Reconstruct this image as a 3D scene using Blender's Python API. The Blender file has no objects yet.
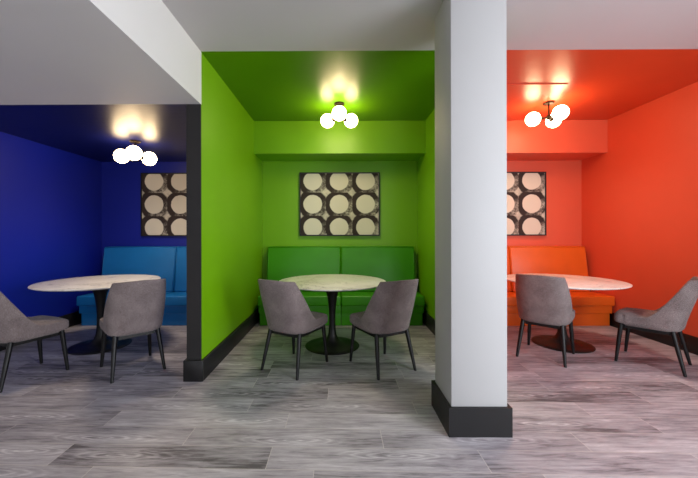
import bpy, bmesh, math, random
from mathutils import Vector, Matrix
sc = bpy.context.scene
C = sc.collection
R = math.radians
PI = math.pi

# ---------------------------------------------------------------- camera, world, lights, exposure
cam_d = bpy.data.cameras.new('camera')
cam_d.sensor_width = 36.0
cam_d.lens = 36.0 * 330.0 / 698.0
cam_d.shift_x = 11.0 / 698.0
cam_d.shift_y = -5.5 / 698.0
cam_d.clip_start = 0.05
cam = bpy.data.objects.new('camera', cam_d)
cam.location = (0, 0, 1.30)
cam.rotation_euler = (R(90), R(0.10), R(0.32))
C.objects.link(cam)
sc.camera = cam

w = bpy.data.worlds.new('world')
sc.world = w
w.use_nodes = True
w.node_tree.nodes['Background'].inputs[0].default_value = (0.80, 0.88, 1.0, 1)
w.node_tree.nodes['Background'].inputs[1].default_value = 0.8


def area(name, loc, target, sx, sy, power, col):
    l = bpy.data.lights.new(name, 'AREA')
    l.shape = 'RECTANGLE'
    l.size, l.size_y = sx, sy
    l.energy = power
    l.color = col
    o = bpy.data.objects.new(name, l)
    o.location = loc
    d = Vector(target) - Vector(loc)
    o.rotation_euler = d.to_track_quat('-Z', 'Y').to_euler()
    C.objects.link(o)
    return o


# daylight through the windows of the wall behind the camera
area('window_light_side', (3.74, -0.60, 1.50), (-1.0, 1.6, 1.2), 2.2, 2.2, 205, (0.90, 0.95, 1.0))
area('window_light_rear_right', (2.75, -2.93, 1.55), (2.75, 3.0, 1.55), 1.7, 2.1, 56, (0.86, 0.93, 1.0))
area('window_light_left', (-2.9, -2.93, 1.55), (-2.9, 3.0, 1.55), 1.7, 2.1, 22, (0.92, 0.95, 1.0))

sc.view_settings.view_transform = 'Standard'
sc.view_settings.look = 'None'
sc.view_settings.exposure = 0.15
sc.view_settings.gamma = 1.0
sc.view_settings.use_curve_mapping = False
sc.render.film_transparent = False


# ---------------------------------------------------------------- helpers
def lin(c):
    r = []
    for v in c[:3]:
        v /= 255.0
        r.append(v / 12.92 if v <= 0.04045 else ((v + 0.055) / 1.055) ** 2.4)
    return (r[0], r[1], r[2], 1.0)


def link(o, parent=None):
    C.objects.link(o)
    if parent:
        o.parent = parent
    return o


def obj(name, bm, mat, parent=None, smooth=False, loc=None, fix=True):
    me = bpy.data.meshes.new(name)
    if fix:
        bmesh.ops.recalc_face_normals(bm, faces=bm.faces[:])
    bm.to_mesh(me)
    bm.free()
    if smooth:
        for p in me.polygons:
            p.use_smooth = True
    me.materials.append(mat)
    o = bpy.data.objects.new(name, me)
    if loc:
        o.location = loc
    return link(o, parent)


def smooth_angle(o, deg=40):
    me = o.data
    for p in me.polygons:
        p.use_smooth = True
    bm = bmesh.new()
    bm.from_mesh(me)
    for e in bm.edges:
        if len(e.link_faces) == 2 and e.calc_face_angle(0) > R(deg):
            e.smooth = False
    bm.to_mesh(me)
    bm.free()
    return o


def tag(o, label=None, cat=None, group=None, kind=None):
    if label: o['label'] = label
    if cat: o['category'] = cat
    if group: o['group'] = group
    if kind: o['kind'] = kind
    return o


def thing(name, label, cat, loc=(0, 0, 0), rz=0, group=None):
    o = bpy.data.objects.new(name, None)
    o.empty_display_size = 0.1
    o.location = loc
    o.rotation_euler = (0, 0, rz)
    C.objects.link(o)
    return tag(o, label, cat, group)


def copy_tree(o, parent=None):
    c = o.copy()
    C.objects.link(c)
    c.parent = parent
    for ch in list(o.children):
        copy_tree(ch, c)
    return c


def add_box(bm, x0, x1, y0, y1, z0, z1):
    v = [bm.verts.new(p) for p in
         [(x0, y0, z0), (x1, y0, z0), (x1, y1, z0), (x0, y1, z0), (x0, y0, z1), (x1, y0, z1), (x1, y1, z1), (x0, y1, z1)]]
    fs = [(0, 3, 2, 1), (4, 5, 6, 7), (0, 1, 5, 4), (1, 2, 6, 5), (2, 3, 7, 6), (3, 0, 4, 7)]
    return [bm.faces.new([v[i] for i in f]) for f in fs]


def box(name, x0, x1, y0, y1, z0, z1, mat, parent=None, bevel=0.0, seg=2):
    bm = bmesh.new()
    add_box(bm, x0, x1, y0, y1, z0, z1)
    if bevel:
        bmesh.ops.bevel(bm, geom=bm.edges[:], offset=bevel, segments=seg, profile=0.5, affect='EDGES')
    o = obj(name, bm, mat, parent)
    if bevel:
        smooth_angle(o, 60)
    return o


def lathe(bm, prof, n=64, cx=0, cy=0):
    rings = []
    for r, z in prof:
        if r < 1e-6:
            rings.append([bm.verts.new((cx, cy, z))])
        else:
            rings.append([bm.verts.new((cx + r * math.cos(2 * PI * i / n), cy + r * math.sin(2 * PI * i / n), z)) for i in range(n)])
    for a, b in zip(rings[:-1], rings[1:]):
        for i in range(n):
            j = (i + 1) % n
            if len(a) == 1 and len(b) == 1:
                continue
            if len(a) == 1:
                bm.faces.new((a[0], b[i], b[j]))
            elif len(b) == 1:
                bm.faces.new((a[i], b[0], a[j]))
            else:
                bm.faces.new((a[i], b[i], b[j], a[j]))


def tube(bm, p0, p1, r0, r1, n=20):
    p0, p1 = Vector(p0), Vector(p1)
    d = (p1 - p0).normalized()
    q = d.to_track_quat('Z', 'Y')
    rings = []
    for p, r in ((p0, r0), (p1, r1)):
        rings.append([bm.verts.new(p + q @ Vector((r * math.cos(2 * PI * i / n), r * math.sin(2 * PI * i / n), 0))) for i in range(n)])
    for i in range(n):
        j = (i + 1) % n
        bm.faces.new((rings[0][i], rings[0][j], rings[1][j], rings[1][i]))
    bm.faces.new(rings[0][::-1])
    bm.faces.new(rings[1])


# ---------------------------------------------------------------- materials
class NT:
    def __init__(s, name):
        s.m = bpy.data.materials.new(name)
        s.m.use_nodes = True
        s.t = s.m.node_tree
        s.b = s.t.nodes['Principled BSDF']

    def n(s, typ, **kw):
        nd = s.t.nodes.new(typ)
        for k, v in kw.items():
            if k.startswith('i_'):
                key = k[2:]
                nd.inputs[int(key) if key.isdigit() else key].default_value = v
            else:
                setattr(nd, k, v)
        return nd

    def l(s, a, b):
        s.t.links.new(a, b)

    def math(s, op, a, b=None, c=None, clamp=False):
        nd = s.t.nodes.new('ShaderNodeMath')
        nd.operation = op
        nd.use_clamp = clamp
        for i, v in enumerate((a, b, c)):
            if v is None:
                continue
            if isinstance(v, (int, float)):
                nd.inputs[i].default_value = v
            else:
                s.l(v, nd.inputs[i])
        return nd.outputs[0]

    def ramp(s, fac, stops, interp='LINEAR'):
        nd = s.t.nodes.new('ShaderNodeValToRGB')
        nd.color_ramp.interpolation = interp
        el = nd.color_ramp.elements
        while len(el) < len(stops):
            el.new(0.5)
        for e, (p, c) in zip(el, stops):
            e.position = p
            e.color = c if len(c) == 4 else (*c, 1)
        s.l(fac, nd.inputs[0])
        return nd.outputs[0]

    def mix(s, fac, a, b, typ='MIX'):
        nd = s.t.nodes.new('ShaderNodeMix')
        nd.data_type = 'RGBA'
        nd.blend_type = typ
        for sock, v in ((nd.inputs[0], fac), (nd.inputs[6], a), (nd.inputs[7], b)):
            if isinstance(v, (int, float)):
                sock.default_value = v
            elif isinstance(v, tuple):
                sock.default_value = v
            else:
                s.l(v, sock)
        return nd.outputs[2]

    def objco(s):
        return s.n('ShaderNodeTexCoord').outputs['Object']

    def mapping(s, vec, scale=(1, 1, 1), loc=(0, 0, 0), rot=(0, 0, 0)):
        m = s.n('ShaderNodeMapping')
        m.inputs['Location'].default_value = loc
        m.inputs['Rotation'].default_value = rot
        m.inputs['Scale'].default_value = scale
        s.l(vec, m.inputs[0])
        return m.outputs[0]

    def noise(s, vec, scale=5, detail=3, rough=0.5, dist=0.0, dims='3D'):
        nd = s.n('ShaderNodeTexNoise')
        nd.noise_dimensions = dims
        nd.inputs['Scale'].default_value = scale
        nd.inputs['Detail'].default_value = detail
        nd.inputs['Roughness'].default_value = rough
        nd.inputs['Distortion'].default_value = dist
        s.l(vec, nd.inputs['Vector'])
        return nd.outputs[0]

    def bump(s, h, strength=0.2, dist=0.01):
        nd = s.n('ShaderNodeBump')
        nd.inputs['Strength'].default_value = strength
        nd.inputs['Distance'].default_value = dist
        s.l(h, nd.inputs['Height'])
        s.l(nd.outputs[0], s.b.inputs['Normal'])


def paint(name, rgb, rough=0.4, var=0.04, bump=0.05, wave=0.0, spec=0.5):
    t = NT(name)
    co = t.objco()
    n1 = t.noise(co, 1.7, 3, 0.6)
    c = lin(rgb)
    d = tuple(v * (1 - var) for v in c[:3]) + (1,)
    t.l(t.ramp(n1, [(0.3, d), (0.7, c)]), t.b.inputs['Base Color'])
    t.b.inputs['Roughness'].default_value = rough
    t.b.inputs['Specular IOR Level'].default_value = spec
    h = t.noise(co, 140, 2, 0.5)
    if wave:
        h2 = t.noise(t.mapping(co, (1, 3.5, 1)), 6, 2, 0.5)
        h = t.math('ADD', t.math('MULTIPLY', h, 0.15), t.math('MULTIPLY', h2, wave))
    t.bump(h, bump, 0.01)
    return t.m


def plain(name, rgb, rough=0.5, metal=0.0, spec=0.5, bump=0.0, bscale=60):
    t = NT(name)
    co = t.objco()
    c = lin(rgb)
    d = tuple(v * 0.88 for v in c[:3]) + (1,)
    t.l(t.ramp(t.noise(co, 9, 3), [(0.3, d), (0.7, c)]), t.b.inputs['Base Color'])
    t.b.inputs['Roughness'].default_value = rough
    t.b.inputs['Metallic'].default_value = metal
    t.b.inputs['Specular IOR Level'].default_value = spec
    if bump:
        t.bump(t.noise(co, bscale, 3), bump, 0.005)
    return t.m


M = {}
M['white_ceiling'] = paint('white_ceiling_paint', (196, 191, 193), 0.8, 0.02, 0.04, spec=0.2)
M['white_wall'] = paint('white_wall_paint', (222, 219, 218), 0.6, 0.02, 0.04, spec=0.3)
M['column'] = paint('column_paint', (174, 173, 173), 0.6, 0.02, 0.04, spec=0.3)
M['green_wall'] = paint('green_wall_paint', (114, 171, 0), 0.42)
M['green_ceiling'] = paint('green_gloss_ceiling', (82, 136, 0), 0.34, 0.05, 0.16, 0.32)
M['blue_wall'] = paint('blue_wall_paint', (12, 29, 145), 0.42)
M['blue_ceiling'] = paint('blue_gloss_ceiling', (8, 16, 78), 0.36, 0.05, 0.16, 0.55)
M['orange_wall'] = paint('coral_wall_paint', (222, 92, 60), 0.45)
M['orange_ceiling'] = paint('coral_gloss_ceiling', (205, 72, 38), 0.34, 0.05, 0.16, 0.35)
M['trim'] = plain('charcoal_trim', (28, 27, 28), 0.45, spec=0.35)
M['post'] = plain('charcoal_post_paint', (38, 36, 36), 0.6, spec=0.3)


def vinyl(name, rgb):
    t = NT(name)
    co = t.objco()
    c = lin(rgb)
    d = tuple(v * 0.86 for v in c[:3]) + (1,)
    t.l(t.ramp(t.noise(co, 3, 4), [(0.3, d), (0.7, c)]), t.b.inputs['Base Color'])
    t.b.inputs['Roughness'].default_value = 0.38
    h = t.math('ADD', t.math('MULTIPLY', t.noise(co, 4, 2), 2.2), t.math('MULTIPLY', t.noise(co, 220, 2), 0.12))
    t.bump(h, 0.16, 0.012)
    return t.m


M['green_vinyl'] = vinyl('green_vinyl', (60, 144, 0))
M['blue_vinyl'] = vinyl('blue_vinyl', (22, 118, 188))
M['orange_vinyl'] = vinyl('orange_vinyl', (228, 98, 22))


def mk_fabric():
    t = NT('taupe_woven_fabric')
    co = t.objco()
    a = t.noise(t.mapping(co, (1, 1, 5)), 130, 2, 0.6)
    b = t.noise(t.mapping(co, (5, 5, 1)), 130, 2, 0.6)
    w_ = t.math('ADD', t.math('MULTIPLY', a, 0.5), t.math('MULTIPLY', b, 0.5))
    big = t.noise(co, 7, 3)
    f = t.math('ADD', t.math('MULTIPLY', w_, 0.85), t.math('MULTIPLY', big, 0.15))
    t.l(t.ramp(f, [(0.38, lin((76, 67, 67))), (0.5, lin((120, 107, 106))), (0.62, lin((166, 153, 151)))]), t.b.inputs['Base Color'])
    t.b.inputs['Roughness'].default_value = 0.95
    t.b.inputs['Specular IOR Level'].default_value = 0.15
    t.b.inputs['Sheen Weight'].default_value = 0.15
    t.bump(w_, 0.35, 0.003)
    return t.m


M['fabric'] = mk_fabric()
M['fabric_piping'] = plain('taupe_piping', (96, 88, 88), 0.9, spec=0.15)
M['leg'] = plain('black_stained_wood', (18, 17, 18), 0.42, spec=0.35)
M['black_metal'] = plain('black_powder_coated_metal', (30, 29, 29), 0.42, 0.3)
M['bronze'] = plain('dark_bronze_metal', (44, 33, 22), 0.4, 0.8)
M['frame'] = plain('black_picture_frame', (22, 20, 20), 0.4)
M['bench_base_dark'] = plain('dark_base', (30, 28, 28), 0.5)


def mk_globe():
    t = NT('lit_opal_glass')
    t.b.inputs['Base Color'].default_value = (0.9, 0.88, 0.8, 1)
    t.b.inputs['Emission Color'].default_value = (1.0, 0.72, 0.40, 1)
    t.b.inputs['Emission Strength'].default_value = 21.0
    t.b.inputs['Roughness'].default_value = 0.3
    return t.m


M['globe'] = mk_globe()


def mk_marble():
    t = NT('white_veined_marble')
    co = t.objco()
    warp = t.n('ShaderNodeTexNoise')
    warp.inputs['Scale'].default_value = 3.0
    warp.inputs['Detail'].default_value = 5
    t.l(co, warp.inputs['Vector'])
    vm = t.n('ShaderNodeVectorMath', operation='MULTIPLY_ADD')
    t.l(warp.outputs['Color'], vm.inputs[0])
    vm.inputs[1].default_value = (0.55, 0.55, 0.55)
    t.l(co, vm.inputs[2])
    n1 = t.noise(vm.outputs[0], 3.2, 4, 0.55)
    v1 = t.math('ABSOLUTE', t.math('SUBTRACT', n1, 0.5))
    vein = t.ramp(v1, [(0.0, (1, 1, 1)), (0.022, (0.15, 0.15, 0.15)), (0.07, (0, 0, 0))])
    n2 = t.noise(vm.outputs[0], 9, 5, 0.6)
    v2 = t.ramp(t.math('ABSOLUTE', t.math('SUBTRACT', n2, 0.5)), [(0.0, (0.45, 0.45, 0.45)), (0.03, (0, 0, 0))])
    mask = t.ramp(t.noise(co, 2.4, 2), [(0.42, (0.15, 0.15, 0.15)), (0.6, (1, 1, 1))])
    vv = t.math('MULTIPLY', t.math('MAXIMUM', vein, v2), mask)
    base = t.ramp(t.noise(vm.outputs[0], 2.0, 5), [(0.3, lin((226, 220, 212))), (0.6, lin((246, 242, 236)))])
    col = t.mix(t.math('MULTIPLY', vv, 0.6), base, lin((120, 112, 110)))
    t.l(col, t.b.inputs['Base Color'])
    t.b.inputs['Roughness'].default_value = 0.3
    return t.m


M['marble'] = mk_marble()


def mk_floor():
    t = NT('grey_wood_plank_floor')
    co = t.objco()
    sp = t.n('ShaderNodeSeparateXYZ')
    t.l(co, sp.inputs[0])
    X, Y = sp.outputs[0], sp.outputs[1]
    W, L = 0.192, 1.235
    # the planks run a touch off square to the booths
    yr = t.math('DIVIDE', t.math('SUBTRACT', t.math('ADD', Y, t.math('MULTIPLY', X, 0.021)), 1.809), W)
    row = t.math('FLOOR', yr)
    fy = t.math('FRACT', yr)
    wn = t.n('ShaderNodeTexWhiteNoise', noise_dimensions='1D')
    t.l(t.math('ADD', row, 3.37), wn.inputs['W'])
    off = t.math('MULTIPLY', wn.outputs['Value'], 7.0)
    for k, xj in {-1: -0.144, 0: -0.413, 1: 0.264, 2: -0.368, 3: -0.68, 4: -0.097, 5: -0.74}.items():
        is_k = t.math('COMPARE', row, float(k), 0.1)
        off = t.math('ADD', t.math('MULTIPLY', off, t.math('SUBTRACT', 1.0, is_k)), t.math('MULTIPLY', is_k, 3.0 - xj / L))
    xr = t.math('ADD', t.math('DIVIDE', X, L), off)
    colm = t.math('FLOOR', xr)
    fx = t.math('FRACT', xr)
    cb = t.n('ShaderNodeCombineXYZ')
    t.l(colm, cb.inputs[0])
    t.l(row, cb.inputs[1])
    w2 = t.n('ShaderNodeTexWhiteNoise', noise_dimensions='2D')
    t.l(cb.outputs[0], w2.inputs['Vector'])
    pv = w2.outputs['Value']
    # grain coordinates, shifted for every plank
    vm = t.n('ShaderNodeVectorMath', operation='MULTIPLY_ADD')
    t.l(w2.outputs['Color'], vm.inputs[0])
    vm.inputs[1].default_value = (37, 23, 11)
    t.l(co, vm.inputs[2])
    g = vm.outputs[0]
    g1 = t.noise(t.mapping(g, (1.3, 13, 1)), 3.0, 8, 0.70, 0.5)
    g2 = t.noise(t.mapping(g, (4.0, 90, 1)), 3.0, 4, 0.7)
    blot = t.noise(t.mapping(g, (1.1, 4.0, 1)), 1.8, 3, 0.5, 0.4)
    # cathedral figure: long arches round a centre of its own in every plank
    ws = t.n('ShaderNodeSeparateColor')
    t.l(w2.outputs['Color'], ws.inputs[0])
    px = t.math('MULTIPLY', t.math('SUBTRACT', fx, t.math('ADD', 0.2, t.math('MULTIPLY', ws.outputs[0], 0.6))), L * 0.16)
    py = t.math('MULTIPLY', t.math('SUBTRACT', fy, t.math('ADD', 0.3, t.math('MULTIPLY', ws.outputs[1], 0.4))), W)
    dd = t.math('SQRT', t.math('ADD', t.math('MULTIPLY', px, px), t.math('MULTIPLY', py, py)))
    ph = t.math('ADD', t.math('MULTIPLY', dd, 420.0), t.math('MULTIPLY', t.noise(t.mapping(g, (3, 14, 1)), 2.5, 4, 0.6), 9.0))
    ring = t.math('POWER', t.math('ADD', 0.5, t.math('MULTIPLY', t.math('SINE', ph), 0.5)), 2.0)
    rmask = t.math('MULTIPLY', t.ramp(dd, [(0.015, (1, 1, 1)), (0.075, (0, 0, 0))]), t.math('GREATER_THAN', ws.outputs[2], 0.35))
    f = t.math('ADD', t.math('MULTIPLY', g1, 0.78), t.math('MULTIPLY', g2, 0.30))
    f = t.math('ADD', f, t.math('MULTIPLY', blot, 0.46))
    f = t.math('ADD', f, t.math('MULTIPLY', pv, 0.20))
    f = t.math('ADD', f, t.math('MULTIPLY', t.math('MULTIPLY', ring, rmask), 0.22))
    f = t.math('SUBTRACT', f, 0.425)
    col = t.ramp(f, [(0.26, lin((90, 84, 89))), (0.40, lin((148, 142, 148))), (0.56, lin((179, 173, 179))), (0.76, lin((214, 210, 213)))])
    # seams: thin lines along the planks and pale joints at their ends
    sy = t.math('MINIMUM', fy, t.math('SUBTRACT', 1.0, fy))
    sx = t.math('MINIMUM', fx, t.math('SUBTRACT', 1.0, fx))
    my = t.math('LESS_THAN', sy, 0.0035 / W)
    mx = t.math('LESS_THAN', sx, 0.002 / L)
    col = t.mix(t.math('MULTIPLY', my, 0.45), col, lin((196, 188, 182)))
    col = t.mix(t.math('MULTIPLY', mx, 0.7), col, lin((206, 198, 192)))
    t.l(col, t.b.inputs['Base Color'])
    rr = t.ramp(g1, [(0.3, (0.5, 0.5, 0.5)), (0.7, (0.38, 0.38, 0.38))])
    t.l(rr, t.b.inputs['Roughness'])
    t.b.inputs['Specular IOR Level'].default_value = 0.4
    h = t.math('SUBTRACT', t.math('ADD', t.math('MULTIPLY', g2, 0.5), t.math('MULTIPLY', g1, 0.5)), t.math('MULTIPLY', t.math('MAXIMUM', my, mx), 0.5))
    t.bump(h, 0.12, 0.004)
    return t.m


M['floor'] = mk_floor()


def mk_canvas():
    """nine pale discs in dark brushed rings with smudged gaps; canvas local x/z in metres about its centre"""
    t = NT('printed_disc_canvas')
    co = t.objco()
    sp = t.n('ShaderNodeSeparateXYZ')
    t.l(co, sp.inputs[0])
    PX, PZ = 0.415, 0.366
    nz = t.noise(co, 14, 5, 0.65)
    nf = t.noise(co, 45, 5, 0.75)
    nb = t.noise(co, 6, 4, 0.6)
    X = t.math('ADD', sp.outputs[0], 0.008 + PX * 1.5)
    Z = t.math('ADD', sp.outputs[2], 0.0 + PZ * 1.5)
    cx = t.math('SUBTRACT', t.math('FRACT', t.math('DIVIDE', X, PX)), 0.5)
    cz = t.math('SUBTRACT', t.math('FRACT', t.math('DIVIDE', Z, PZ)), 0.5)
    dx = t.math('MULTIPLY', cx, PX)
    dz = t.math('MULTIPLY', cz, PZ)
    r = t.math('SQRT', t.math('ADD', t.math('MULTIPLY', dx, dx), t.math('MULTIPLY', dz, dz)))
    rn = t.math('ADD', r, t.math('MULTIPLY', t.math('SUBTRACT', nz, 0.5), 0.022))
    disc = t.ramp(rn, [(0.143, (1, 1, 1)), (0.150, (0, 0, 0))])
    # a dark brushed ring round every disc, which breaks into a soft smudge towards the lower right
    side = t.math('DIVIDE', t.math('SUBTRACT', dx, t.math('MULTIPLY', dz, 1.1)), t.math('ADD', r, 0.001))
    rw = t.math('ADD', rn, t.math('MULTIPLY', t.math('SUBTRACT', nb, 0.5), 0.06))
    ring = t.ramp(rw, [(0.222, (1, 1, 1)), (0.240, (0, 0, 0))])
    brk = t.math('MULTIPLY', t.ramp(side, [(0.35, (0, 0, 0)), (1.1, (1, 1, 1))]), t.ramp(t.math('ADD', t.math('MULTIPLY', nf, 0.5), t.math('MULTIPLY', nb, 0.5)), [(0.42, (0, 0, 0)), (0.62, (1, 1, 1))]))
    ring = t.math('MULTIPLY', ring, t.math('SUBTRACT', 1.0, t.math('MULTIPLY', brk, 0.8)))
    smudge = t.ramp(t.math('ADD', t.math('MULTIPLY', nf, 0.5), t.math('MULTIPLY', nb, 0.5)), [(0.40, (0, 0, 0)), (0.60, (1, 1, 1))])
    pale = lin((214, 208, 192))
    dark = t.mix(nz, lin((38, 32, 32)), lin((66, 56, 54)))
    bg = t.mix(smudge, t.mix(0.5, pale, lin((100, 92, 88))), pale)
    col = t.mix(ring, bg, dark)
    col = t.mix(disc, col, pale)
    t.l(col, t.b.inputs['Base Color'])
    t.b.inputs['Roughness'].default_value = 0.75
    t.b.inputs['Specular IOR Level'].default_value = 0.2
    t.bump(nf, 0.1, 0.002)
    return t.m


M['canvas'] = mk_canvas()

# ---------------------------------------------------------------- setting
ZC = 2.911      # main ceiling
ZL = 2.446      # lowered ceiling, left
YF = 2.91       # front of the alcoves
YH = 4.72       # header front
YB = 5.23       # back wall
XG0, XG1 = -1.226, 1.226
XO0, XO1 = 1.36, 3.815
XB0, XB1 = -3.79, -1.356
YR = -3.0       # wall behind the camera
XL = -5.2


def struct(o, label=None):
    o['kind'] = 'structure'
    if label:
        o['label'] = label
    return o


def quadbox(name, x0, x1, y0, y1, z0, z1, mat):
    return struct(box(name, x0, x1, y0, y1, z0, z1, mat))


quadbox('floor', XL - 0.1, XO1 + 0.12, YR - 0.1, YB + 0.1, -0.1, 0.0, M['floor'])
quadbox('ceiling', XG0, XO1 + 0.12, YR - 0.1, YF, ZC, ZC + 0.1, M['white_ceiling'])
quadbox('ceiling_bulkhead', XL - 0.1, XG0, YR - 0.1, YF, ZL, ZC + 0.1, M['white_wall'])
quadbox('ceiling_green', XG0, (XG1 + XO0) / 2, YF, YB + 0.1, ZC, ZC + 0.1, M['green_ceiling'])
quadbox('ceiling_orange', (XG1 + XO0) / 2, XO1 + 0.12, YF, YB + 0.1, ZC, ZC + 0.1, M['orange_ceiling'])
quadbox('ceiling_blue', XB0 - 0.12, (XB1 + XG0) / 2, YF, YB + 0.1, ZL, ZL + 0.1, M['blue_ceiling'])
# back walls
quadbox('wall_back_blue', XB0 - 0.12, (XB1 + XG0) / 2, YB, YB + 0.1, 0, ZL, M['blue_wall'])
quadbox('wall_back_green', (XB1 + XG0) / 2, (XG1 + XO0) / 2, YB, YB + 0.1, 0, ZC, M['green_wall'])
quadbox('wall_back_orange', (XG1 + XO0) / 2, XO1 + 0.12, YB, YB + 0.1, 0, ZC, M['orange_wall'])
# headers over the benches
quadbox('wall_header_green', XG0, XG1, YH, YB, ZL, ZC, M['green_wall'])
quadbox('wall_header_orange', XO0, XO1, YH, YB, ZL, ZC, M['orange_wall'])
# dividers (a skin of each colour on a common core)
XM = (XB1 + XG0) / 2
quadbox('wall_divider_blue', XB1, XM, YF + 0.012, YB, 0, ZL, M['blue_wall'])
quadbox('wall_left', XM, XG0, YF + 0.012, YB, 0, ZC, M['green_wall'])
quadbox('trim_1', XB1, XG0 - 0.003, YF, YF + 0.012, 0, ZL, M['post'])
quadbox('wall_strip', XM, XG0, YF, YF + 0.012, ZL, ZC, M['white_wall'])
XN = (XG1 + XO0) / 2
quadbox('wall_divider_green', XG1 , XN, YF, YB, 0, ZC, M['green_wall'])
quadbox('wall_divider_orange', XN, XO0, YF, YB, 0, ZC, M['orange_wall'])
# outer walls
quadbox('wall_right', XO1, XO1 + 0.12, YF, YB, 0, ZC, M['orange_wall'])
bm = bmesh.new()
add_box(bm, XO1, XO1 + 0.12, YR, -1.7, 0, ZC)
add_box(bm, XO1, XO1 + 0.12, 0.5, YF, 0, ZC)
add_box(bm, XO1, XO1 + 0.12, -1.7, 0.5, 0, 0.38)
add_box(bm, XO1, XO1 + 0.12, -1.7, 0.5, 2.62, ZC)
struct(obj('wall_right_front', bm, M['white_wall']))
bm = bmesh.new()
for y in (-1.7, -0.625, 0.45):
    add_box(bm, XO1 + 0.03, XO1 + 0.09, y, y + 0.05, 0.38, 2.62)
for z in (0.38, 2.57):
    add_box(bm, XO1 + 0.03, XO1 + 0.09, -1.7, 0.5, z, z + 0.05)
struct(obj('window_3', bm, M['trim']))
quadbox('wall_left_blue', XB0 - 0.12, XB0, YF, YB, 0, ZL, M['blue_wall'])
quadbox('wall_left_return', XL, XB0 - 0.12, YF, YF + 0.1, 0, ZL, M['white_wall'])
quadbox('wall_left_front', XL - 0.1, XL, YR, YF, 0, ZL, M['white_wall'])
# wall behind the camera with two tall windows
wins = [(-3.8, -2.0), (1.85, 3.65)]
bm = bmesh.new()
xs = [XL] + [v for p in wins for v in p] + [XO1]
for i in range(0, len(xs), 2):
    add_box(bm, xs[i], xs[i + 1], YR - 0.1, YR, 0, ZC)
for a, b in wins:
    add_box(bm, a, b, YR - 0.1, YR, 0, 0.45)
    add_box(bm, a, b, YR - 0.1, YR, 2.65, ZC)
struct(obj('wall_rear', bm, M['white_wall']))
for k, (a, b) in enumerate(wins):
    bm = bmesh.new()
    for x in (a, (a + b) / 2 - 0.025, b - 0.05):
        add_box(bm, x, x + 0.05, YR - 0.08, YR - 0.02, 0.45, 2.65)
    for z in (0.45, 1.85, 2.60):
        add_box(bm, a, b, YR - 0.075, YR - 0.025, z, z + 0.05)
    struct(obj('window_%d' % (k + 1), bm, M['trim']))

# baseboards
BH, BT = 0.186, 0.022


def bb(name, x0, x1, y0, y1):
    struct(box(name, x0, x1, y0, y1, 0, BH, M['trim'], bevel=0.003, seg=1))


bb('baseboard_green_left', XG0, XG0 + BT, YF, YB)
bb('baseboard_green_right', XG1 - BT, XG1, YF, YB)
bb('baseboard_orange_left', XO0, XO0 + BT, YF, YB)
bb('baseboard_right', XO1 - BT, XO1, YR, YB)
bb('baseboard_blue_left', XB0, XB0 + BT, YF, YB)
bb('baseboard_blue_right', XB1 - BT, XB1, YF, YB)
bb('baseboard_post', XB1 - BT, XG0 + BT, YF - BT, YF)
bb('baseboard_divider', XG1 - BT, XO0 + BT, YF - BT, YF)

# shallow lowered panel on the coral ceiling
quadbox('trim_2', XO0, 2.463, 3.567, YH, ZC - 0.010, ZC, M['orange_ceiling'])

# the square column
col = thing('column', 'square white column with black base standing between the green and coral booths', 'column', (0.895, 2.307, 0))
cw = 0.18
box('shaft', -cw, cw, -cw, cw, 0, ZC - 0.001, M['column'], col, bevel=0.004, seg=2)
bm = bmesh.new()
b2 = cw + BT
add_box(bm, -b2, b2, -b2, -cw, 0, BH)
add_box(bm, -b2, b2, cw, b2, 0, BH)
add_box(bm, -b2, -cw, -cw, cw, 0, BH)
add_box(bm, cw, b2, -cw, cw, 0, BH)
obj('base_trim', bm, M['trim'], col)['label'] = 'black base trim'


# ---------------------------------------------------------------- benches
def cushion_mesh(x0, x1, prof, bev=0.018):
    """extrude a y/z outline along x and round all its edges"""
    bm = bmesh.new()
    a = [bm.verts.new((x0, y, z)) for y, z in prof]
    b = [bm.verts.new((x1, y, z)) for y, z in prof]
    n = len(prof)
    bm.faces.new(a)
    bm.faces.new(b[::-1])
    for i in range(n):
        j = (i + 1) % n
        bm.faces.new((a[i], b[i], b[j], a[j]))
    bmesh.ops.recalc_face_normals(bm, faces=bm.faces[:])
    bmesh.ops.bevel(bm, geom=bm.edges[:], offset=bev, segments=4, profile=0.5, affect='EDGES')
    return bm


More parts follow.
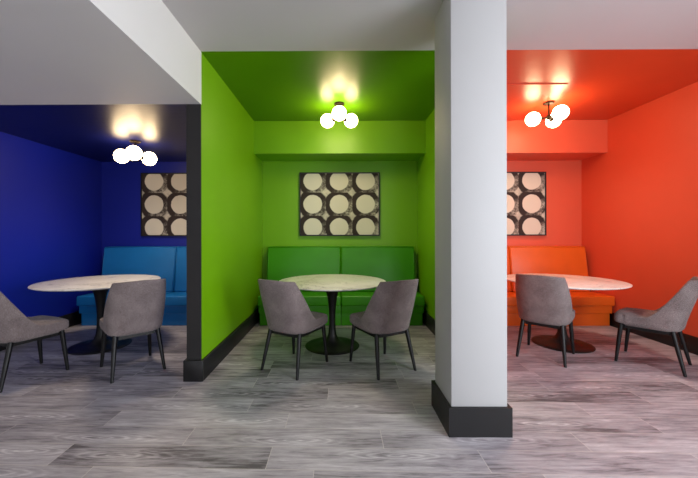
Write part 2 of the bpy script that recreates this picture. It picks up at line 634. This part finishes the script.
def bench(cx, half, vin, label, name='upholstered_bench'):
    t = thing(name, label, 'bench', (cx, 4.95, 0), 0, 'upholstered booth benches')
    g = 0.003
    for sgn in (-1, 1):
        x0, x1 = (-half, -g) if sgn < 0 else (g, half)
        smooth_angle(obj('base_panel', cushion_mesh(x0 + (0.012 if sgn < 0 else 0), x1 - (0.012 if sgn > 0 else 0),
                     [(-0.29, 0.0), (0.27, 0.0), (0.27, 0.178), (-0.29, 0.178)], 0.005), vin, t), 50)
        smooth_angle(obj('rail', cushion_mesh(x0 + (0.004 if sgn < 0 else 0), x1 - (0.004 if sgn > 0 else 0),
                     [(-0.325, 0.18), (0.27, 0.18), (0.27, 0.288), (-0.325, 0.288)], 0.008), vin, t), 50)
        smooth_angle(obj('seat_cushion', cushion_mesh(x0, x1,
                     [(-0.375, 0.29), (0.27, 0.29), (0.27, 0.415), (-0.375, 0.432)], 0.022), vin, t), 50)
        # backrest leans back against the wall
        xi0, xi1 = (-half + 0.03, -g * 0.6) if sgn < 0 else (g * 0.6, half - 0.03)
        br = smooth_angle(obj('backrest', cushion_mesh(xi0, xi1,
                     [(0.03, 0.42), (0.27, 0.42), (0.27, 1.10), (0.135, 1.10)], 0.022), vin, t), 50)
        bm = bmesh.new()
        xa, xb = xi0 + 0.02, xi1 - 0.02
        xm = xb if sgn < 0 else xa
        xo = xa if sgn < 0 else xb
        e = 0.0045
        pts = [(xa, 0.1325, 1.086), (xb, 0.1325, 1.086)]
        tube(bm, pts[0], pts[1], e, e, 8)
        tube(bm, (xm + sgn * -0.002, 0.031 + 0.004, 0.45), (xm + sgn * -0.002, 0.1305, 1.085), e, e, 8)
        tube(bm, (xo, 0.031 + 0.004, 0.45), (xo, 0.1305, 1.085), e, e, 8)
        obj('piping', bm, vin, br, smooth=True)
    return t


bench(0.015, 1.162, M['green_vinyl'], 'bright green vinyl booth bench with split backrest under the green wall')
bench(-2.525, 1.155, M['blue_vinyl'], 'blue vinyl booth bench with split backrest in the navy booth')
ob = bench(2.588, 1.200, M['orange_vinyl'], 'orange vinyl booth bench with split backrest in the coral booth')
ob.location.y -= 0.02


# ---------------------------------------------------------------- pictures
def picture(cx, label):
    t = thing('framed_picture', label, 'picture', (cx, YB, 1.262), 0, 'framed disc prints')
    W_, H_ = 0.631, 1.0
    bm = bmesh.new()
    f = 0.018
    add_box(bm, -W_, W_, -0.045, -0.002, 0, f)
    add_box(bm, -W_, W_, -0.045, -0.002, H_ - f, H_)
    add_box(bm, -W_, -W_ + f, -0.045, -0.002, f, H_ - f)
    add_box(bm, W_ - f, W_, -0.045, -0.002, f, H_ - f)
    obj('frame', bm, M['frame'], t)
    bm = bmesh.new()
    add_box(bm, -W_ + f, W_ - f, -0.034, -0.004, -H_ / 2 + f, H_ / 2 - f)
    o = obj('canvas', bm, M['canvas'], t, loc=(0, 0, H_ / 2))
    o['label'] = 'printed canvas of nine pale discs in dark brushed rings'
    return t


picture(-0.003, 'black-framed print of pale discs on the green wall, hung above the green bench')
picture(-2.51, 'black-framed print of pale discs on the navy wall, partly cut off by the dark post')
picture(2.605, 'black-framed print of pale discs on the coral wall, partly hidden by the white column')


# ---------------------------------------------------------------- tables
def table(label):
    t = thing('pedestal_table', label, 'table', (0, 0, 0), 0, 'round marble pedestal tables')
    bm = bmesh.new()
    lathe(bm, [(0, 0.722), (0.54, 0.722), (0.597, 0.732), (0.615, 0.739), (0.620, 0.744), (0.619, 0.749), (0.614, 0.752), (0, 0.752)], 96)
    smooth_angle(obj('tabletop', bm, M['marble'], t), 35)['label'] = 'white marble top with thin bevelled edge'
    bm = bmesh.new()
    lathe(bm, [(0, 0), (0.311, 0), (0.313, 0.004), (0.309, 0.009), (0.25, 0.017), (0.16, 0.030), (0.10, 0.052), (0.068, 0.085), (0.050, 0.13),
               (0.041, 0.19), (0.037, 0.27), (0.037, 0.36), (0.041, 0.44), (0.050, 0.52), (0.064, 0.60), (0.084, 0.665), (0.110, 0.705), (0.13, 0.7215), (0, 0.7215)], 64)
    smooth_angle(obj('pedestal', bm, M['black_metal'], t), 50)['label'] = 'black trumpet pedestal with round foot'
    return t


t0 = table('round marble-topped pedestal table in the middle of the green booth')
t0.location = (-0.09, 3.83, 0)
t1 = copy_tree(t0)
t1.location = (-2.79, 3.83, 0)
t1.rotation_euler.z = 1.9
t1['label'] = 'round marble-topped pedestal table in the navy blue booth'
t2 = copy_tree(t0)
t2.location = (2.606, 3.888, 0)
t2.rotation_euler.z = 4.0
t2['label'] = 'round marble-topped pedestal table in the coral booth behind the column'


# ---------------------------------------------------------------- ceiling lamps
def lamp(label):
    t = thing('ceiling_light', label, 'ceiling light', (0, 0, 0), 0, 'three-globe ceiling lights')
    bm = bmesh.new()
    lathe(bm, [(0, 0), (0.062, 0), (0.062, -0.014), (0.056, -0.020), (0.02, -0.022), (0, -0.022)], 40)
    smooth_angle(obj('canopy', bm, M['bronze'], t), 40)
    bm = bmesh.new()
    tube(bm, (0, 0, -0.02), (0, 0, -0.165), 0.010, 0.010)
    obj('stem', bm, M['bronze'], t, smooth=False)
    bm = bmesh.new()
    lathe(bm, [(0, -0.140), (0.012, -0.145), (0.022, -0.160), (0.027, -0.178), (0.027, -0.195), (0.018, -0.208), (0, -0.212)], 32)
    smooth_angle(obj('hub', bm, M['bronze'], t), 50)
    ld = bpy.data.lights.new('fill_spot', 'SPOT')  # unseen fill spot added below the hub so table and floor get enough light
    ld.energy = 58
    ld.color = (1.0, 0.85, 0.66)
    ld.spot_size = R(165)
    ld.spot_blend = 1.0
    ld.shadow_soft_size = 0.17
    lo = bpy.data.objects.new('fill_spot', ld)
    lo.location = (0, 0, -0.275)
    link(lo, t)
    for k in range(3):
        a = k * 2 * PI / 3
        d = Vector((math.cos(a), math.sin(a), 0))
        zc = -0.185
        bm = bmesh.new()
        tube(bm, d * 0.015 + Vector((0, 0, zc)), d * 0.072 + Vector((0, 0, zc)), 0.0075, 0.0075, 14)
        tube(bm, d * 0.070 + Vector((0, 0, zc)), d * 0.092 + Vector((0, 0, zc)), 0.020, 0.030, 24)
        smooth_angle(obj('arm', bm, M['bronze'], t), 40)
        bm = bmesh.new()
        bmesh.ops.create_uvsphere(bm, u_segments=40, v_segments=24, radius=0.086)
        obj('globe', bm, M['globe'], t, smooth=True, loc=tuple(d * 0.172 + Vector((0, 0, zc))))['label'] = 'lit opal glass globe'
    return t


l0 = lamp('dark bronze ceiling light with three lit globes on the green ceiling')
l0.location = (-0.005, 4.09, ZC)
l0.rotation_euler.z = R(-90)
l1 = copy_tree(l0)
l1.location = (-2.525, 4.06, ZL)
l1.rotation_euler.z = R(-62)
l1['label'] = 'dark bronze ceiling light with three lit globes on the navy ceiling'
l2 = copy_tree(l0)
l2.location = (2.583, 4.09, ZC)
l2.rotation_euler.z = R(-79)
l2['label'] = 'dark bronze ceiling light with three lit globes on the coral ceiling'


# ---------------------------------------------------------------- chairs
def lerp(a, b, t): return a + (b - a) * t
def sstep(x):
    x = max(0.0, min(1.0, x))
    return x * x * (3 - 2 * x)


def outline(n, w_, yf, yr, rf, nr):
    """closed plan: rounded rear (superellipse), straight sides, rounded front corners"""
    pts = []
    for i in range(n):
        th = PI * i / (n - 1)
        c, s = math.cos(th), math.sin(th)
        pts.append((w_ * abs(c) ** (2 / nr) * (1 if c > 0 else -1), yr * abs(s) ** (2 / nr)))
    return pts


def make_chair(label):
    t = thing('dining_chair', label, 'chair', (0, 0, 0), 0, 'taupe upholstered dining chairs')
    W_, YF_, YR_ = 0.236, 0.262, -0.232
    NR = 3.0
    zb = 0.374

    # plan curve of the shell, walked from front right, round the back, to front left
    def plan(s):
        """s -1..1; returns x, y, outward normal"""
        ye = 0.10
        Ls = 0.16
        if abs(s) > 0.68:
            u = (abs(s) - 0.68) / 0.32
            y = lerp(-0.03, 0.17, u)
            return (math.copysign(W_, s), y)
        th = (s / 0.68) * (PI / 2)      # -pi/2..pi/2
        sx, cy = math.sin(th), math.cos(th)
        x = math.copysign(W_ * abs(sx) ** (2 / NR), sx)
        y = -0.03 + (YR_ + 0.03) * abs(cy) ** (2 / NR)
        return (x, y)

    def raw(s):
        return Vector((*plan(s), 0))
    NS = 97
    ss = []
    for i in range(NS):
        ss.append(-1 + 2 * i / (NS - 1))
    # resample evenly by arc length
    dense = [raw(-1 + 2 * i / 2000) for i in range(2001)]
    acc = [0]
    for a, b in zip(dense[:-1], dense[1:]):
        acc.append(acc[-1] + (b - a).length)
    tot = acc[-1]
    P = []
    k = 0
    for i in range(NS):
        target = tot * i / (NS - 1)
        while k < 2000 and acc[k + 1] < target:
            k += 1
        k2 = min(k, 1999)
        f = (target - acc[k2]) / max(1e-9, acc[k2 + 1] - acc[k2])
        P.append(dense[k2].lerp(dense[k2 + 1], max(0, min(1, f))))
    N = []
    for i in range(NS):
        a = P[max(0, i - 1)]
        b = P[min(NS - 1, i + 1)]
        d = (b - a).normalized()
        n = Vector((d.y, -d.x, 0))
        if n.dot(P[i] - Vector((0, 0.1, 0))) < 0:
            n = -n
        N.append(n)
    # distance from the middle of the back, 0..1
    prof_cnt = None
    bm = bmesh.new()
    cols = []
    for i in range(NS):
        q = abs(2 * i / (NS - 1) - 1)             # 0 back centre .. 1 front end
        if q < 0.44:
            H = 0.885 - 0.012 * (q / 0.44) ** 2
        else:
            u = min(1.0, (q - 0.44) / 0.33)
            H = lerp(0.873, 0.486, 1 - (1 - u) ** 1.8)
        th_ = lerp(0.050, 0.012, sstep((q - 0.45) / 0.55))
        top_t = lerp(0.030, 0.012, sstep((q - 0.45) / 0.55))
        col_ = []

        def pt(z, inset):
            p = P[i] - N[i] * inset
            hz = max(0.0, z - 0.43)
            rear = max(0.0, min(1.0, (0.17 - P[i].y) / 0.36))
            y = p.y - hz * 0.262 * (0.35 + 0.65 * rear) - 0.10 * hz * hz
            x = p.x * (1 + 0.05 * math.sin(min(1, hz / 0.45) * PI) - 0.015 * (hz / 0.45) ** 2)
            # gentle crown across the back
            return (x, y, z)
        ins_b = 0.075
        col_.append(pt(zb, ins_b))
        col_.append(pt(zb - 0.002, 0.045))
        col_.append(pt(zb + 0.006, 0.020))
        col_.append(pt(zb + 0.022, 0.006))
        col_.append(pt(zb + 0.045, 0.0))
        z0 = zb + 0.045
        for k in range(1, 13):
            z = lerp(z0, H - 0.010, k / 12)
            col_.append(pt(z, 0.0))
        col_.append(pt(H - 0.003, top_t * 0.12))
        col_.append(pt(H, top_t * 0.38))
        col_.append(pt(H, top_t * 0.66))
        col_.append(pt(H - 0.004, top_t * 0.90))
        for k in range(1, 11):
            f = k / 10
            z = lerp(H - 0.011, 0.425, f)
            col_.append(pt(z, lerp(top_t, th_ + 0.012, min(1, f * 1.2))))
        cols.append([bm.verts.new(p) for p in col_])
    for a, b in zip(cols[:-1], cols[1:]):
        for k in range(len(a) - 1):
            bm.faces.new((a[k], b[k], b[k + 1], a[k + 1]))
    bm.faces.new(cols[0])
    bm.faces.new(cols[-1][::-1])
    bo = obj('backrest', bm, M['fabric'], t)
    smooth_angle(bo, 75)

    # seat cushion: plan outline lofted over rounded levels
    def seat_plan(off):
        pts = []
        wv = W_ - 0.004 - off
        yf = YF_ - off
        # front edge bows forward slightly, rounded corners
        rc = 0.046
        n = 10
        out = []
        for i in range(n + 1):
            a = PI / 2 * i / n
            out.append((wv - rc + rc * math.cos(a), yf - rc + rc * math.sin(a)))
        for i in range(1, 12):
            u = i / 12
            x = lerp(wv - rc, -(wv - rc), u)
            out.append((x, yf + 0.012 * math.sin(PI * u)))
        for i in range(n + 1):
            a = PI / 2 + PI / 2 * i / n
            out.append((-(wv - rc) + rc * math.cos(a), yf - rc + rc * math.sin(a)))
        yb0, yrr = -0.03, YR_ + 0.012 + off
        for i in range(1, 7):
            out.append((-wv, lerp(yf - rc, yb0, i / 7)))
        for i in range(25):
            th = PI * i / 24
            c, s = -math.cos(th), math.sin(th)
            out.append((math.copysign(wv * abs(c) ** (2 / NR), c), yb0 + (yrr - yb0) * abs(s) ** (2 / NR)))
        for i in range(1, 7):
            out.append((wv, lerp(yb0, yf - rc, i / 7)))
        return out
    levels = [(0.10, 0.380), (0.040, 0.378), (0.014, 0.383), (0.004, 0.392), (0.0, 0.406), (0.0, 0.460), (0.003, 0.471), (0.010, 0.480), (0.022, 0.487), (0.045, 0.491), (0.09, 0.493), (0.15, 0.495)]
    bm = bmesh.new()
    rings = []
    for off, z in levels:
        pl = seat_plan(off)
        ring = []
        for x, y in pl:
            dz = 0.010 * sstep((y - 0.05) / 0.2) if z < 0.45 else 0.0
            ring.append(bm.verts.new((x, y, z + dz)))
        rings.append(ring)
    n = len(rings[0])
    for a, b in zip(rings[:-1], rings[1:]):
        for i in range(n):
            j = (i + 1) % n
            bm.faces.new((a[i], a[j], b[j], b[i]))
    bm.faces.new(rings[0][::-1])
    bm.faces.new(rings[-1])
    so = obj('seat', bm, M['fabric'], t)
    smooth_angle(so, 75)
    # black wooden rails under the seat
    bm = bmesh.new()
    zt, zl = 0.377, 0.342
    add_box(bm, -0.175, 0.175, 0.190, 0.212, zl + 0.006, zt + 0.010)
    add_box(bm, -0.150, 0.150, -0.175, -0.153, zl, zt)
    add_box(bm, -0.185, -0.163, -0.160, 0.20, zl + 0.002, zt)
    add_box(bm, 0.163, 0.185, -0.160, 0.20, zl + 0.002, zt)
    obj('seat_frame', bm, M['leg'], t)
    for sx in (-1, 1):
        for sy in (-1, 1):
            bm = bmesh.new()
            if sy > 0:
                top, bot = (sx * 0.190, 0.205, 0.398), (sx * 0.214, 0.243, 0.0)
            else:
                top, bot = (sx * 0.174, -0.160, 0.385), (sx * 0.212, -0.245, 0.0)
            tv, bv = Vector(top), Vector(bot)
            n_ = 20
            rr = []
            for f, r in ((0, 0.021), (0.5, 0.0185), (0.97, 0.0135), (1.0, 0.0125)):
                c = tv.lerp(bv, f)
                rr.append([bm.verts.new((c.x + r * math.cos(2 * PI * i / n_), c.y + r * math.sin(2 * PI * i / n_), c.z)) for i in range(n_)])
            for a, b in zip(rr[:-1], rr[1:]):
                for i in range(n_):
                    j = (i + 1) % n_
                    bm.faces.new((a[i], a[j], b[j], b[i]))
            bm.faces.new(rr[0])
            bm.faces.new(rr[-1][::-1])
            smooth_angle(obj('leg', bm, M['leg'], t), 50)
    return t


chairs = [
    ((-0.44, 3.248), 59.5, 'taupe fabric chair left of the pedestal at the green booth table'),
    ((0.41, 3.25), 118.5, 'taupe fabric chair at the green booth table, on the side next to the white column'),
    ((2.19, 3.532), 47.5, 'taupe fabric chair beside the white column, at the coral booth table'),
    ((3.127, 3.322), 129.3, 'taupe fabric chair against the coral wall, seen side-on and cut by the right edge'),
    ((-2.01, 3.19), 134.5, 'taupe fabric chair seen from behind, hiding the navy booth table beside the dark post'),
    ((-2.894, 2.996), 68.2, 'taupe fabric chair facing the navy booth table, its back cut off by the left edge'),
]
proto = None
for (x, y), ang, lab in chairs:
    c = make_chair(lab) if proto is None else copy_tree(proto)
    proto = proto or c
    c.location = (x, y, 0)
    c.rotation_euler.z = R(ang - 90)
    c['label'] = lab
